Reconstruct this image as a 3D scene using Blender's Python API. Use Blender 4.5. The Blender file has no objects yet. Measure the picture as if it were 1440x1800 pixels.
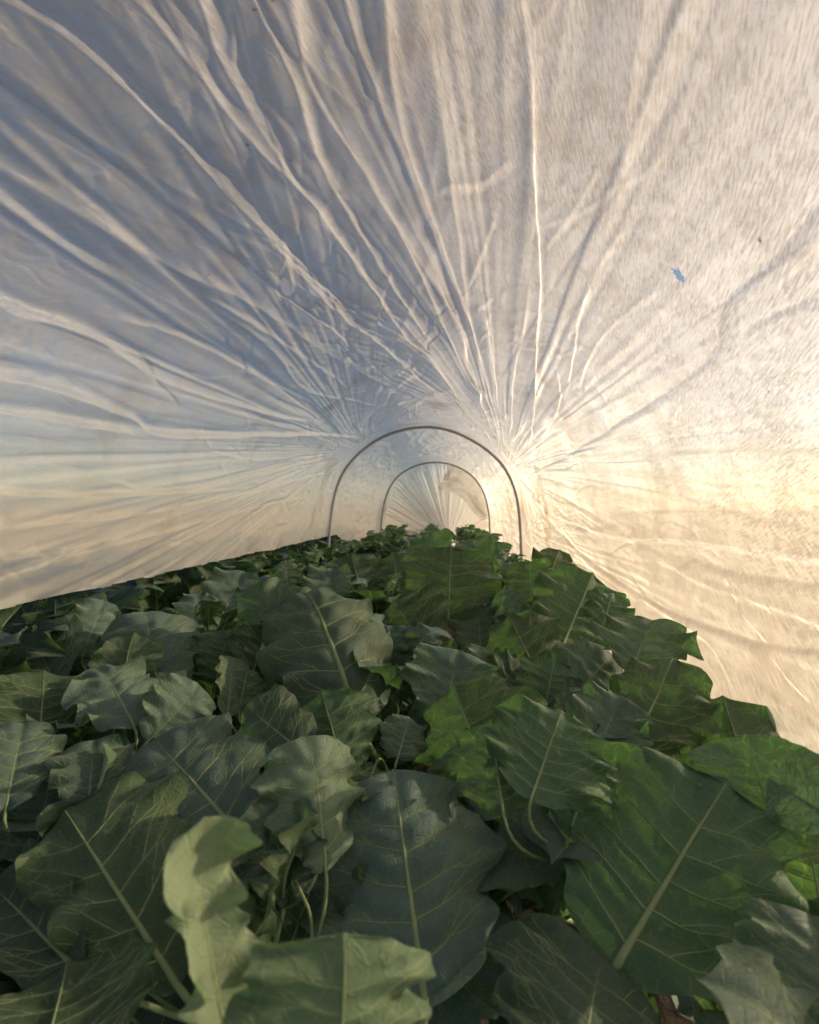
import bpy, math, random
import numpy as np
from mathutils import Vector, Matrix

# ------------------------------------------------------------------ camera, sky, sun, exposure
sc = bpy.context.scene
col = sc.collection
CAM = Vector((0.0, 0.0, 0.72))
FPX = 850.0                                   # focal length in pixels of the 1440 x 1800 photograph
YAW, PITCH = math.radians(4.37), math.radians(-0.25)
cd = bpy.data.cameras.new('camera'); cam = bpy.data.objects.new('camera', cd); col.objects.link(cam)
cd.sensor_fit = 'HORIZONTAL'; cd.sensor_width = 36.0; cd.lens = 36.0 * FPX / 1440.0
cd.clip_start = 0.02; cd.clip_end = 3000.0
cam.location = CAM; cam.rotation_euler = (math.pi / 2 + PITCH, 0, YAW)
cd.dof.use_dof = True; cd.dof.focus_distance = 0.90; cd.dof.aperture_fstop = 7.5
sc.camera = cam
sc.render.resolution_x, sc.render.resolution_y = 819, 1024

SUN_AZ, SUN_EL = math.radians(70), math.radians(18)        # azimuth from +Y towards +X
w = bpy.data.worlds.new('World'); sc.world = w; w.use_nodes = True
nt = w.node_tree
sky = nt.nodes.new('ShaderNodeTexSky'); sky.sky_type = 'NISHITA'; sky.sun_disc = False
sky.sun_elevation = SUN_EL; sky.sun_rotation = SUN_AZ; sky.dust_density = 1.0; sky.air_density = 0.9
bg = nt.nodes['Background']; bg.inputs['Strength'].default_value = 0.064
nt.links.new(sky.outputs[0], bg.inputs[0])
sd = bpy.data.lights.new('sun', 'SUN'); sd.energy = 5.0; sd.angle = math.radians(0.6); sd.color = (1.0, 0.77, 0.50)
sun = bpy.data.objects.new('sun', sd); col.objects.link(sun)
SUNDIR = Vector((math.sin(SUN_AZ) * math.cos(SUN_EL), math.cos(SUN_AZ) * math.cos(SUN_EL), math.sin(SUN_EL)))
sun.rotation_euler = SUNDIR.to_track_quat('Z', 'Y').to_euler(); sun.location = (3, 1, 4)
sc.view_settings.view_transform = 'Standard'; sc.view_settings.look = 'None'
sc.view_settings.exposure = 0.84; sc.view_settings.gamma = 1.0; sc.view_settings.use_curve_mapping = False
sc.render.engine = 'CYCLES'
sc.cycles.use_denoising = True
sc.cycles.use_adaptive_sampling = True; sc.cycles.adaptive_threshold = 0.025; sc.cycles.adaptive_min_samples = 16
sc.cycles.max_bounces = 6; sc.cycles.diffuse_bounces = 4; sc.cycles.transmission_bounces = 4; sc.cycles.transparent_max_bounces = 8
sc.cycles.sample_clamp_indirect = 8.0
sc.cycles.caustics_reflective = False

# ------------------------------------------------------------------ helpers
RCAM = cam.rotation_euler.to_matrix()
def at(px, py, Y):
    """the point of the place that stands at tunnel depth Y on the line of sight of a photograph pixel"""
    d = RCAM @ Vector(((px - 720) / FPX, -(py - 900) / FPX, -1.0))
    return CAM + d * (Y / d.y)
RINV = np.array(RCAM.transposed())
def project(P):
    q = (P - np.array(CAM)) @ RINV.T
    z = np.where(q[:, 2] < -0.02, -q[:, 2], np.nan)
    return 720 + FPX * q[:, 0] / z, 900 - FPX * q[:, 1] / z

def hash2(ix, iy, seed):
    h = (ix.astype(np.int64) * 374761393 + iy.astype(np.int64) * 668265263 + seed * 974634777) & 0xffffffff
    h = ((h ^ (h >> 13)) * 1274126177) & 0xffffffff
    return ((h ^ (h >> 16)) & 0xffff) / 65535.0
def noise(x, y, seed=0):
    """smooth gradient noise, about -0.7..0.7"""
    x0, y0 = np.floor(x), np.floor(y); fx, fy = x - x0, y - y0
    sx, sy = fx * fx * fx * (fx * (6 * fx - 15) + 10), fy * fy * fy * (fy * (6 * fy - 15) + 10)
    def g(dx, dy):
        a = hash2(x0 + dx, y0 + dy, seed) * 2 * np.pi
        return np.cos(a) * (fx - dx) + np.sin(a) * (fy - dy)
    return (g(0, 0) * (1 - sx) + g(1, 0) * sx) * (1 - sy) + (g(0, 1) * (1 - sx) + g(1, 1) * sx) * sy

def mesh_np(name, V, F, mat, smooth=True, uv=None):
    """V (n,3), F (m,4) quads or a python list of faces"""
    me = bpy.data.meshes.new(name)
    V = np.asarray(V, dtype=np.float32)
    if isinstance(F, np.ndarray):
        k = F.shape[1]; m = len(F)
        me.vertices.add(len(V)); me.vertices.foreach_set('co', V.ravel())
        me.loops.add(m * k); me.loops.foreach_set('vertex_index', F.astype(np.int32).ravel())
        me.polygons.add(m); me.polygons.foreach_set('loop_start', np.arange(0, m * k, k, dtype=np.int32))
        if uv is not None:
            l = me.uv_layers.new(name='UVMap')
            l.data.foreach_set('uv', np.asarray(uv, dtype=np.float32)[F.ravel()].ravel())
        me.update(calc_edges=True)
    else:
        me.from_pydata([tuple(v) for v in V], [], F); me.update()
    if smooth: me.polygons.foreach_set('use_smooth', np.ones(len(me.polygons), dtype=bool))
    me.materials.append(mat)
    return me
def obj(name, me, parent=None):
    o = bpy.data.objects.new(name, me); col.objects.link(o); o.parent = parent
    return o
def tag(o, label=None, cat=None, group=None, kind=None):
    if label: o['label'] = label
    if cat: o['category'] = cat
    if group: o['group'] = group
    if kind: o['kind'] = kind
    return o
def catmull(P, n):
    P = [np.array(p, float) for p in P]; out = []
    Q = [2 * P[0] - P[1]] + P + [2 * P[-1] - P[-2]]
    for i in range(1, len(Q) - 2):
        for s in range(n):
            t = s / n; a, b, c, d = Q[i - 1], Q[i], Q[i + 1], Q[i + 2]
            out.append(0.5 * ((2 * b) + (c - a) * t + (2 * a - 5 * b + 4 * c - d) * t * t + (3 * b - a - 3 * c + d) * t ** 3))
    out.append(Q[-2]); return np.array(out)
def tube(P, R, sides=6, ref=None):
    """one tapering tube along the points P; returns verts, quads (open ends closed by collapsing the radius)"""
    P = np.asarray(P, float); n = len(P); R = np.broadcast_to(np.asarray(R, float), (n,))
    T = np.gradient(P, axis=0); T /= np.linalg.norm(T, axis=1)[:, None] + 1e-9
    ref = np.array((0.31, 0.17, 0.93)) if ref is None else np.asarray(ref, float)
    A = np.cross(T, ref); A /= np.linalg.norm(A, axis=1)[:, None] + 1e-9
    B = np.cross(T, A)
    th = np.arange(sides) * 2 * np.pi / sides
    V = P[:, None, :] + R[:, None, None] * (np.cos(th)[None, :, None] * A[:, None, :] + np.sin(th)[None, :, None] * B[:, None, :])
    i, j = np.meshgrid(np.arange(n - 1), np.arange(sides), indexing='ij')
    F = np.stack([i * sides + j, i * sides + (j + 1) % sides, (i + 1) * sides + (j + 1) % sides, (i + 1) * sides + j], -1).reshape(-1, 4)
    return V.reshape(-1, 3), F[:, ::-1]
def join(parts):
    Vs, Fs, k = [], [], 0
    for V, F in parts:
        Vs.append(V); Fs.append(F + k); k += len(V)
    return np.concatenate(Vs), np.concatenate(Fs)

# ------------------------------------------------------------------ materials
def mat(name):
    m = bpy.data.materials.new(name); m.use_nodes = True
    t = m.node_tree; t.nodes.clear()
    return m, t, t.nodes.new('ShaderNodeOutputMaterial')
def N(t, typ, **kw):
    n = t.nodes.new(typ)
    for k, v in kw.items():
        if k.startswith('i_'): n.inputs[k[2:].replace('_', ' ')].default_value = v
        else: setattr(n, k, v)
    return n
def L(t, a, b): t.links.new(a, b)
def ramp(t, src, stops):
    r = N(t, 'ShaderNodeValToRGB'); e = r.color_ramp.elements
    e[0].position, e[0].color = stops[0][0], (*stops[0][1], 1)
    e[1].position, e[1].color = stops[-1][0], (*stops[-1][1], 1)
    for p, c in stops[1:-1]:
        x = e.new(p); x.color = (*c, 1)
    L(t, src, r.inputs[0]); return r
def math_(t, op, a, b=None, c=None):
    n = N(t, 'ShaderNodeMath', operation=op)
    for i, x in enumerate((a, b, c)):
        if x is None: continue
        if isinstance(x, (int, float)): n.inputs[i].default_value = x
        else: L(t, x, n.inputs[i])
    return n.outputs[0]
def mixc(t, f, a, b, blend='MIX'):
    n = N(t, 'ShaderNodeMix', data_type='RGBA', blend_type=blend)
    for i, x in ((0, f), (6, a), (7, b)):
        if isinstance(x, (int, float)): n.inputs[i].default_value = x
        elif isinstance(x, tuple): n.inputs[i].default_value = (*x, 1)
        else: L(t, x, n.inputs[i])
    return n.outputs[2]

def fabric_material():
    m, t, out = mat('spunbond_fleece')
    uv = N(t, 'ShaderNodeUVMap'); uv.uv_map = 'UVMap'
    uv2 = N(t, 'ShaderNodeUVMap'); uv2.uv_map = 'UVCross'
    def tex(src, scale, detail, rough):
        mp = N(t, 'ShaderNodeMapping'); mp.inputs['Scale'].default_value = (*scale, 1); L(t, src.outputs[0], mp.inputs[0])
        n = N(t, 'ShaderNodeTexNoise'); n.inputs['Scale'].default_value = 1.0; n.inputs['Detail'].default_value = detail
        n.inputs['Roughness'].default_value = rough; L(t, mp.outputs[0], n.inputs['Vector']); return n.outputs[0]
    streak = tex(uv, (60, 620), 4, 0.76)                      # fibre web: x runs along the fibres
    streak2 = tex(uv2, (42, 420), 4, 0.76)
    att = lambda n: N(t, 'ShaderNodeAttribute', attribute_type='GEOMETRY', attribute_name=n).outputs['Fac']
    web = math_(t, 'ADD', math_(t, 'MULTIPLY', math_(t, 'ADD', math_(t, 'MULTIPLY', streak, math_(t, 'SUBTRACT', 0.92, att('lay'))), math_(t, 'MULTIPLY', streak2, math_(t, 'ADD', 0.08, att('lay')))), 0.90), math_(t, 'MULTIPLY', att('cloud'), 0.10))
    thin = ramp(t, web, [(0.455, (0, 0, 0)), (0.545, (1, 1, 1))]).outputs[0]
    base = mixc(t, math_(t, 'MULTIPLY', att('dirt'), 0.75), mixc(t, thin, (0.74, 0.71, 0.67), (0.93, 0.91, 0.88)), (0.50, 0.38, 0.24))
    base = mixc(t, att('speck'), base, (0.08, 0.06, 0.05))
    bump = N(t, 'ShaderNodeBump'); bump.inputs['Strength'].default_value = 0.35; bump.inputs['Distance'].default_value = 0.002
    L(t, web, bump.inputs['Height'])
    dif = N(t, 'ShaderNodeBsdfDiffuse'); tr = N(t, 'ShaderNodeBsdfTranslucent'); re = N(t, 'ShaderNodeBsdfRefraction')
    re.inputs['IOR'].default_value = 1.22; re.inputs['Roughness'].default_value = 0.60
    tp = N(t, 'ShaderNodeBsdfTransparent'); tp.inputs[0].default_value = (0.97, 0.97, 0.97, 1)
    gl = N(t, 'ShaderNodeBsdfGlossy'); gl.inputs['Roughness'].default_value = 0.38
    for s in (dif, re): L(t, base, s.inputs['Color'])
    L(t, mixc(t, thin, mixc(t, 1.0, base, (0.72, 0.70, 0.68), 'MULTIPLY'), base), tr.inputs['Color'])      # denser web lets less through
    for s in (dif, tr, re, gl): L(t, bump.outputs[0], s.inputs['Normal'])
    def mx(f, a, b):
        n = N(t, 'ShaderNodeMixShader')
        if isinstance(f, float): n.inputs[0].default_value = f
        else: L(t, f, n.inputs[0])
        L(t, a, n.inputs[1]); L(t, b, n.inputs[2]); return n.outputs[0]
    s = mx(math_(t, 'ADD', 0.40, math_(t, 'MULTIPLY', thin, 0.26)), dif.outputs[0], tr.outputs[0])
    s = mx(math_(t, 'ADD', 0.05, math_(t, 'MULTIPLY', thin, 0.30)), s, re.outputs[0])
    s = mx(0.04, s, gl.outputs[0])
    s = mx(math_(t, 'ADD', 0.22, math_(t, 'MULTIPLY', thin, 0.15)), s, tp.outputs[0])
    L(t, s, out.inputs[0])
    return m

def leaf_material(name='brassica_leaf', dry=False):
    m, t, out = mat(name)
    tc = N(t, 'ShaderNodeUVMap'); tc.uv_map = 'UVMap'
    geo = N(t, 'ShaderNodeNewGeometry')
    tone = N(t, 'ShaderNodeAttribute', attribute_type='OBJECT', attribute_name='tone')
    rnd = N(t, 'ShaderNodeObjectInfo')
    vd = N(t, 'ShaderNodeAttribute', attribute_type='GEOMETRY', attribute_name='vein')
    n1 = N(t, 'ShaderNodeTexNoise', i_Scale=14.0, i_Detail=4.0); L(t, tc.outputs[0], n1.inputs['Vector'])
    n2 = N(t, 'ShaderNodeTexNoise', i_Scale=160.0, i_Detail=3.0); L(t, tc.outputs[0], n2.inputs['Vector'])
    dis = N(t, 'ShaderNodeVectorMath', operation='ADD'); sc_ = N(t, 'ShaderNodeVectorMath', operation='SCALE'); sc_.inputs['Scale'].default_value = 0.02
    L(t, n1.outputs['Color'], sc_.inputs[0]); L(t, tc.outputs[0], dis.inputs[0]); L(t, sc_.outputs[0], dis.inputs[1])
    vo = N(t, 'ShaderNodeTexVoronoi', feature='DISTANCE_TO_EDGE'); vo.inputs['Scale'].default_value = 75.0; L(t, dis.outputs[0], vo.inputs['Vector'])
    net = ramp(t, vo.outputs['Distance'], [(0.0, (1, 1, 1)), (0.05, (0, 0, 0))]).outputs[0]
    vo2 = N(t, 'ShaderNodeTexVoronoi', feature='DISTANCE_TO_EDGE'); vo2.inputs['Scale'].default_value = 210.0; L(t, dis.outputs[0], vo2.inputs['Vector'])
    net2 = ramp(t, vo2.outputs['Distance'], [(0.0, (1, 1, 1)), (0.10, (0, 0, 0))]).outputs[0]
    if dry:
        up, up2, un, trc = (0.32, 0.12, 0.03), (0.22, 0.09, 0.03), (0.34, 0.15, 0.05), (0.5, 0.2, 0.04)
    else:
        up, up2, un, trc = (0.056, 0.104, 0.092), (0.112, 0.172, 0.150), (0.068, 0.130, 0.072), (0.092, 0.22, 0.05)
    upper = mixc(t, n1.outputs[0], up, up2)
    under = mixc(t, n1.outputs[0], un, tuple(0.8 * x for x in un))
    c = mixc(t, geo.outputs['Backfacing'], upper, under)
    c = mixc(t, math_(t, 'MULTIPLY', net, 0.22), c, (0.20, 0.26, 0.14))
    c = mixc(t, math_(t, 'MULTIPLY', net2, 0.10), c, (0.15, 0.20, 0.10))
    halo = math_(t, 'MULTIPLY', vd.outputs['Fac'], 0.35)
    c = mixc(t, halo, c, (0.16, 0.22, 0.11))
    c = mixc(t, tone.outputs['Fac'], c, (0.26, 0.35, 0.22))  # tone paints leaves paler, mostly standing in for sunlight on them
    hs = N(t, 'ShaderNodeHueSaturation')
    L(t, math_(t, 'MULTIPLY_ADD', rnd.outputs['Random'], 0.065, 0.462), hs.inputs['Hue'])
    L(t, math_(t, 'MULTIPLY_ADD', rnd.outputs['Random'], 0.60, 0.78), hs.inputs['Value'])
    L(t, c, hs.inputs['Color'])
    trn = N(t, 'ShaderNodeBsdfTranslucent')
    trcol = mixc(t, math_(t, 'MULTIPLY', net, 0.5), trc, (0.34, 0.48, 0.12))
    L(t, trcol, trn.inputs['Color'])
    p = N(t, 'ShaderNodeBsdfPrincipled'); L(t, hs.outputs[0], p.inputs['Base Color'])
    L(t, math_(t, 'MULTIPLY_ADD', n2.outputs[0], 0.25, 0.46), p.inputs['Roughness'])
    p.inputs['Specular IOR Level'].default_value = 0.25
    p.inputs['Sheen Weight'].default_value = 0.12; p.inputs['Sheen Roughness'].default_value = 0.5; p.inputs['Sheen Tint'].default_value = (0.75, 0.85, 0.9, 1)
    bump = N(t, 'ShaderNodeBump'); bump.inputs['Strength'].default_value = 0.5; bump.inputs['Distance'].default_value = 0.0012
    hgt = math_(t, 'SUBTRACT', math_(t, 'MULTIPLY', n2.outputs[0], 0.5), math_(t, 'ADD', math_(t, 'MULTIPLY', net, 0.7), math_(t, 'MULTIPLY', net2, 0.3)))
    L(t, hgt, bump.inputs['Height']); L(t, bump.outputs[0], p.inputs['Normal'])
    s = N(t, 'ShaderNodeMixShader'); s.inputs[0].default_value = 0.33
    L(t, p.outputs[0], s.inputs[1]); L(t, trn.outputs[0], s.inputs[2]); L(t, s.outputs[0], out.inputs[0])
    return m

def simple(name, c1, c2, rough=0.6, scale=30.0, spec=0.3, bumpd=0.0, trans=0.0, metal=0.0):
    m, t, out = mat(name)
    tc = N(t, 'ShaderNodeTexCoord'); n = N(t, 'ShaderNodeTexNoise', i_Scale=scale, i_Detail=6.0); L(t, tc.outputs['Object'], n.inputs['Vector'])
    r = ramp(t, n.outputs[0], [(0.3, c1), (0.7, c2)])
    p = N(t, 'ShaderNodeBsdfPrincipled', i_Roughness=rough, i_Metallic=metal); p.inputs['Specular IOR Level'].default_value = spec
    L(t, r.outputs[0], p.inputs['Base Color'])
    if bumpd:
        b = N(t, 'ShaderNodeBump', i_Strength=0.8, i_Distance=bumpd); L(t, n.outputs[0], b.inputs['Height']); L(t, b.outputs[0], p.inputs['Normal'])
    if trans:
        tr = N(t, 'ShaderNodeBsdfTranslucent'); L(t, r.outputs[0], tr.inputs['Color'])
        s = N(t, 'ShaderNodeMixShader'); s.inputs[0].default_value = trans
        L(t, p.outputs[0], s.inputs[1]); L(t, tr.outputs[0], s.inputs[2]); L(t, s.outputs[0], out.inputs[0])
    else: L(t, p.outputs[0], out.inputs[0])
    return m

M_FAB = fabric_material()
M_LEAF = leaf_material(); M_DRY = leaf_material('dry_leaf', True)
M_VEIN = simple('leaf_vein', (0.25, 0.34, 0.17), (0.34, 0.42, 0.23), 0.5, 60, 0.3, trans=0.3)
M_STEM = simple('stem_skin', (0.12, 0.18, 0.08), (0.20, 0.26, 0.14), 0.55, 40, 0.3, 0.001)
M_HOOP = simple('grey_conduit', (0.30, 0.30, 0.305), (0.40, 0.40, 0.405), 0.36, 60, 0.5, 0.0003)
M_SOIL = simple('soil', (0.016, 0.013, 0.010), (0.040, 0.032, 0.024), 0.95, 18, 0.1, 0.02)
M_FIELD = simple('warm_pale_field', (0.20, 0.155, 0.085), (0.34, 0.27, 0.16), 0.95, 2.0, 0.1, 0.03)  # colour invented pale and warm, to brighten the cover's lower left wall

# ------------------------------------------------------------------ ground
gx = np.concatenate([[-1500, -300, -60, -12], np.linspace(-4, 4, 61), [12, 60, 300, 1500]])
gy = np.concatenate([[-1500, -300, -60, -12], np.linspace(-3, 9, 91), [20, 60, 300, 1500]])
GX, GY = np.meshgrid(gx, gy, indexing='ij')
GZ = 0.02 * noise(GX * 4, GY * 4, 3) + 0.012 * noise(GX * 11, GY * 11, 4)
GZ = np.where((np.abs(GX) > 5) | (np.abs(GY) > 11), 0, GZ)
i, j = np.meshgrid(np.arange(len(gx) - 1), np.arange(len(gy) - 1), indexing='ij'); ny_ = len(gy)
F = np.stack([i * ny_ + j, (i + 1) * ny_ + j, (i + 1) * ny_ + j + 1, i * ny_ + j + 1], -1).reshape(-1, 4)
tag(obj('ground', mesh_np('ground', np.stack([GX, GY, GZ], -1).reshape(-1, 3), F, M_FIELD)), kind='structure')
bx_, by_ = np.linspace(-2.2, 0.66, 70), np.linspace(-0.6, 6.6, 320)
BX, BY = np.meshgrid(bx_, by_, indexing='ij')
prof = np.clip(1 - (np.abs(BX + 0.77) / 1.41) ** 6, 0, 1)
BZ = 0.05 * prof + prof * (0.03 * noise(BX * 14, BY * 14, 8) + 0.02 * noise(BX * 33, BY * 33, 9)) - 0.03 * (1 - prof) + 0.01
i, j = np.meshgrid(np.arange(69), np.arange(319), indexing='ij')
F = np.stack([i * 320 + j, (i + 1) * 320 + j, (i + 1) * 320 + j + 1, i * 320 + j + 1], -1).reshape(-1, 4)
tag(obj('soil_bed', mesh_np('soil_bed', np.stack([BX, BY, BZ], -1).reshape(-1, 3), F, M_SOIL)), kind='structure')

# ------------------------------------------------------------------ hoops
H1PX = [(577, 955), (583, 890), (593, 847), (613, 812), (644, 785), (675, 764), (718, 752), (753, 749), (788, 754), (819, 767), (850, 785), (873, 804), (893, 828), (906, 859), (914, 894), (916, 950)]
H2PX = [(670, 915), (675, 878), (689, 847), (706, 830), (733, 816), (764, 811), (792, 814), (823, 828), (842, 847), (854, 871), (860, 898), (861, 922)]
Y1, Y2 = 2.60, 4.58
def hoop_curve(px, Y):
    P = [np.array(at(a, b, Y)) for a, b in px]
    lo, hi = P[0].copy(), P[-1].copy(); lo[2] = hi[2] = -0.05; lo[0] -= 0.03; hi[0] += 0.02
    m0, m1 = (P[0] + lo) / 2, (P[-1] + hi) / 2
    C = catmull([lo, m0] + P + [m1, hi], 8)
    for _ in range(60): C[1:-1] = 0.25 * C[:-2] + 0.5 * C[1:-1] + 0.25 * C[2:]
    return C
HC1, HC2 = hoop_curve(H1PX, Y1), hoop_curve(H2PX, Y2)
def make_hoop(C, rad, label):
    V, F = tube(C, rad, 12, (0, 1, 0))
    return tag(obj('tunnel_hoop', mesh_np('tunnel_hoop', V, F, M_HOOP)), label, 'hoop', 'bent hoops holding up the row cover')
make_hoop(HC1, 0.0078, 'nearer and larger grey arched hoop rising from the leaves under the white cover')
make_hoop(HC2, 0.0082, 'farther and smaller grey arched hoop, seen through the nearer hoop')

# ------------------------------------------------------------------ row cover
def resample(C, n):
    s = np.concatenate([[0], np.cumsum(np.linalg.norm(np.diff(C, axis=0), axis=1))])
    t = np.linspace(0, s[-1], n)
    return np.stack([np.interp(t, s, C[:, k]) for k in range(3)], -1), s[-1]
NA = 1150
def section(C):
    D = C[:, [0, 2]].copy(); D = D[~((D[:, 0] < D[:, 0].mean()) & (D[:, 1] < 0.47))]
    T = np.gradient(D, axis=0); T /= np.linalg.norm(T, axis=1)[:, None]
    Nn = np.stack([-T[:, 1], T[:, 0]], -1)                         # outward when the curve runs left foot - top - right foot
    S, ln = resample(np.c_[D + Nn * 0.012, np.zeros(len(D))], NA)
    return S[:, :2], ln
S1, LEN1 = section(HC1); S2, LEN2 = section(HC2)
A = np.linspace(0, 1, NA) * LEN1
CENT = np.array(((HC1[0, 0] + HC1[-1, 0]) / 2, 0.62))
YS = np.concatenate([np.linspace(-0.45, 0.24, 24), np.exp(np.linspace(math.log(0.26), math.log(2.6), 600)),
                     np.linspace(2.6, 4.58, 170)[1:], np.linspace(4.58, 6.3, 90)[1:]])
NY = len(YS)
def base_surface(Ys):
    n = len(Ys); P = np.zeros((NA, n, 3))
    f = np.clip((Ys - Y1) / (Y2 - Y1), 0, 1.0)[None, :, None]
    XZ = S1[:, None, :] * (1 - f) + S2[:, None, :] * f
    # slack between the supports: the cloth hangs in a little
    sag = np.where(Ys < Y1, 0.030 * np.sin(np.pi * np.clip((Ys + 0.7) / (Y1 + 0.7), 0, 1)),
          np.where(Ys < Y2, 0.035 * np.sin(np.pi * np.clip((Ys - Y1) / (Y2 - Y1), 0, 1)), 0.03 * np.sin(np.pi * np.clip((Ys - Y2) / 3.4, 0, 1))))
    d = CENT - XZ; d /= np.linalg.norm(d, axis=2)[:, :, None]
    top = np.clip((XZ[:, :, 1] - 0.35) / 0.5, 0, 1)
    XZ = XZ + d * (sag[None, :] * top)[:, :, None]
    P[:, :, 0] = XZ[:, :, 0]; P[:, :, 1] = Ys[None, :]; P[:, :, 2] = XZ[:, :, 1]
    return P
P = base_surface(YS)
AA, YY = np.meshgrid(A, YS, indexing='ij')
Nrm = np.cross(np.gradient(P, axis=1) + 1e-12, np.gradient(P, axis=0)); Nrm /= np.linalg.norm(Nrm, axis=2)[:, :, None] + 1e-12
outw = np.stack([P[:, :, 0] - CENT[0], 0 * YY, P[:, :, 2] - CENT[1]], -1)
Nrm *= np.sign((Nrm * outw).sum(2))[:, :, None]

# where the traced folds of the cloth lie on the sheet
SUB = (slice(None, None, 4), slice(None, None, 3))
gxp, gyp = project(P[SUB].reshape(-1, 3)); gA, gY = AA[SUB].ravel(), YY[SUB].ravel()
okn = gY < 2.62
def on_sheet(px, py):
    k = np.nanargmin(np.where(okn, (gxp - px) ** 2 + (gyp - py) ** 2, np.nan))
    return gA[k], gY[k]
# pixel polyline, height in m (negative = inwards crease), half width in m
FOLDS = [
    ([(-40, 0), (140, 110), (330, 285), (500, 465), (640, 600), (760, 690), (850, 745)], 0.020, 0.030),
    ([(-30, 145), (110, 235), (330, 400), (480, 525), (600, 605), (700, 690)], 0.012, 0.012),
    ([(205, -20), (300, 90), (430, 250), (560, 400), (690, 560), (830, 720)], 0.013, 0.022),
    ([(340, -20), (390, 110), (470, 250), (530, 360), (640, 490), (740, 640), (850, 760)], 0.011, 0.014),
    ([(430, -20), (520, 170), (580, 320), (680, 490), (760, 620)], 0.009, 0.012),
    ([(500, -20), (550, 150), (640, 320), (720, 470), (800, 640), (870, 760)], 0.010, 0.012),
    ([(600, -20), (640, 130), (700, 290), (780, 480), (850, 660)], 0.008, 0.012),
    ([(660, -20), (700, 200), (760, 400), (830, 610), (880, 770)], 0.009, 0.010),
    ([(735, 20), (770, 260), (800, 440), (830, 600), (870, 760)], 0.008, 0.009),
    ([(905, -30), (918, 150), (928, 330), (938, 520), (935, 640), (925, 800)], 0.013, 0.010),
    ([(1125, -30), (1105, 140), (1090, 300), (1070, 380)], 0.010, 0.018),
    ([(1310, 20), (1180, 180), (1080, 330), (960, 520), (870, 680)], -0.0035, 0.005),
    ([(1120, 390), (1060, 450), (1010, 560), (990, 700)], 0.007, 0.006),
    ([(1180, 490), (1080, 570), (1025, 640), (1010, 700)], 0.006, 0.006),
    ([(1050, 290), (1000, 380), (945, 450)], 0.005, 0.005),
    ([(1470, 310), (1370, 440), (1280, 540), (1250, 630), (1100, 735), (1000, 800), (925, 835)], -0.012, 0.011),
    ([(1470, 510), (1340, 560), (1260, 625)], -0.009, 0.010),
    ([(1470, 620), (1380, 640), (1260, 630)], 0.006, 0.010),
    ([(1470, 735), (1300, 750), (1180, 770), (1130, 790)], -0.005, 0.005),
    ([(1470, 790), (1250, 790), (1135, 795)], 0.005, 0.006),
    ([(1470, 880), (1330, 875), (1180, 870)], -0.005, 0.006),
    ([(1470, 990), (1330, 965), (1180, 950), (1070, 940), (960, 900)], -0.009, 0.008),
    ([(1470, 1025), (1330, 1020), (1230, 990), (1160, 960)], 0.008, 0.012),
    ([(1470, 1115), (1380, 1075), (1290, 1055), (1210, 1020), (1150, 985)], -0.006, 0.007),
    ([(1470, 1150), (1330, 1130), (1230, 1100), (1130, 1050), (1040, 990), (960, 920)], 0.010, 0.010),
    ([(1470, 1280), (1380, 1220), (1320, 1150)], 0.006, 0.009),
    ([(1290, 1230), (1260, 1160), (1220, 1110), (1110, 1040)], -0.008, 0.008),
    ([(-30, 295), (120, 370), (300, 470), (470, 555), (640, 665), (760, 720)], 0.007, 0.014),
    ([(-30, 330), (60, 400), (180, 485), (250, 515)], 0.008, 0.010),
    ([(-30, 530), (60, 565), (170, 600), (280, 670), (400, 710), (560, 750)], 0.009, 0.011),
    ([(170, 560), (320, 600), (450, 660), (560, 720)], 0.006, 0.009),
    ([(-30, 665), (100, 690), (230, 735), (330, 770), (560, 765), (640, 770)], 0.012, 0.012),
    ([(-30, 715), (120, 740), (270, 772)], 0.010, 0.012),
    ([(330, 525), (420, 560), (560, 650), (620, 690)], 0.006, 0.007),
    ([(350, 530), (480, 620), (550, 690), (690, 720)], 0.005, 0.007),
    ([(-30, 870), (150, 872), (330, 860), (480, 830), (600, 800)], 0.007, 0.009),
    ([(180, 845), (290, 865), (450, 855)], 0.005, 0.006),
    ([(-30, 930), (160, 920), (330, 890), (500, 850), (590, 830)], 0.006, 0.014),
    ([(-30, 985), (180, 960), (390, 910), (560, 870)], 0.005, 0.012),
    ([(350, 790), (450, 810), (540, 800)], 0.004, 0.005),
    ([(870, 380), (840, 470), (815, 520)], 0.005, 0.005),
    ([(900, 290), (840, 330), (760, 350)], 0.005, 0.008),
    ([(1040, 785), (1000, 800), (1005, 830)], -0.007, 0.006),
    ([(970, 640), (975, 720), (930, 800)], 0.006, 0.006),
]
D = np.zeros_like(AA)
SHEET = []
for pts, h, wd in FOLDS:
    q = [np.array(on_sheet(*p)) for p in pts]
    e0 = q[0] - q[1]; e0 /= np.linalg.norm(e0) + 1e-9
    if not (5 < pts[0][0] < 1435 and pts[0][1] > 5): q = [q[0] + e0 * 0.30] + q      # the fold runs on out of the picture
    h *= 0.58
    if pts[0][0] < 360 and pts[0][1] > 250: h = -h * 1.25                              # on the left wall the folds stand inwards
    SHEET.append((catmull(q, 4), h, wd * 0.78))
FOC = [on_sheet(905, 835)[0], on_sheet(625, 800)[0], on_sheet(760, 770)[0]]
Rf = random.Random(12)
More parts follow.
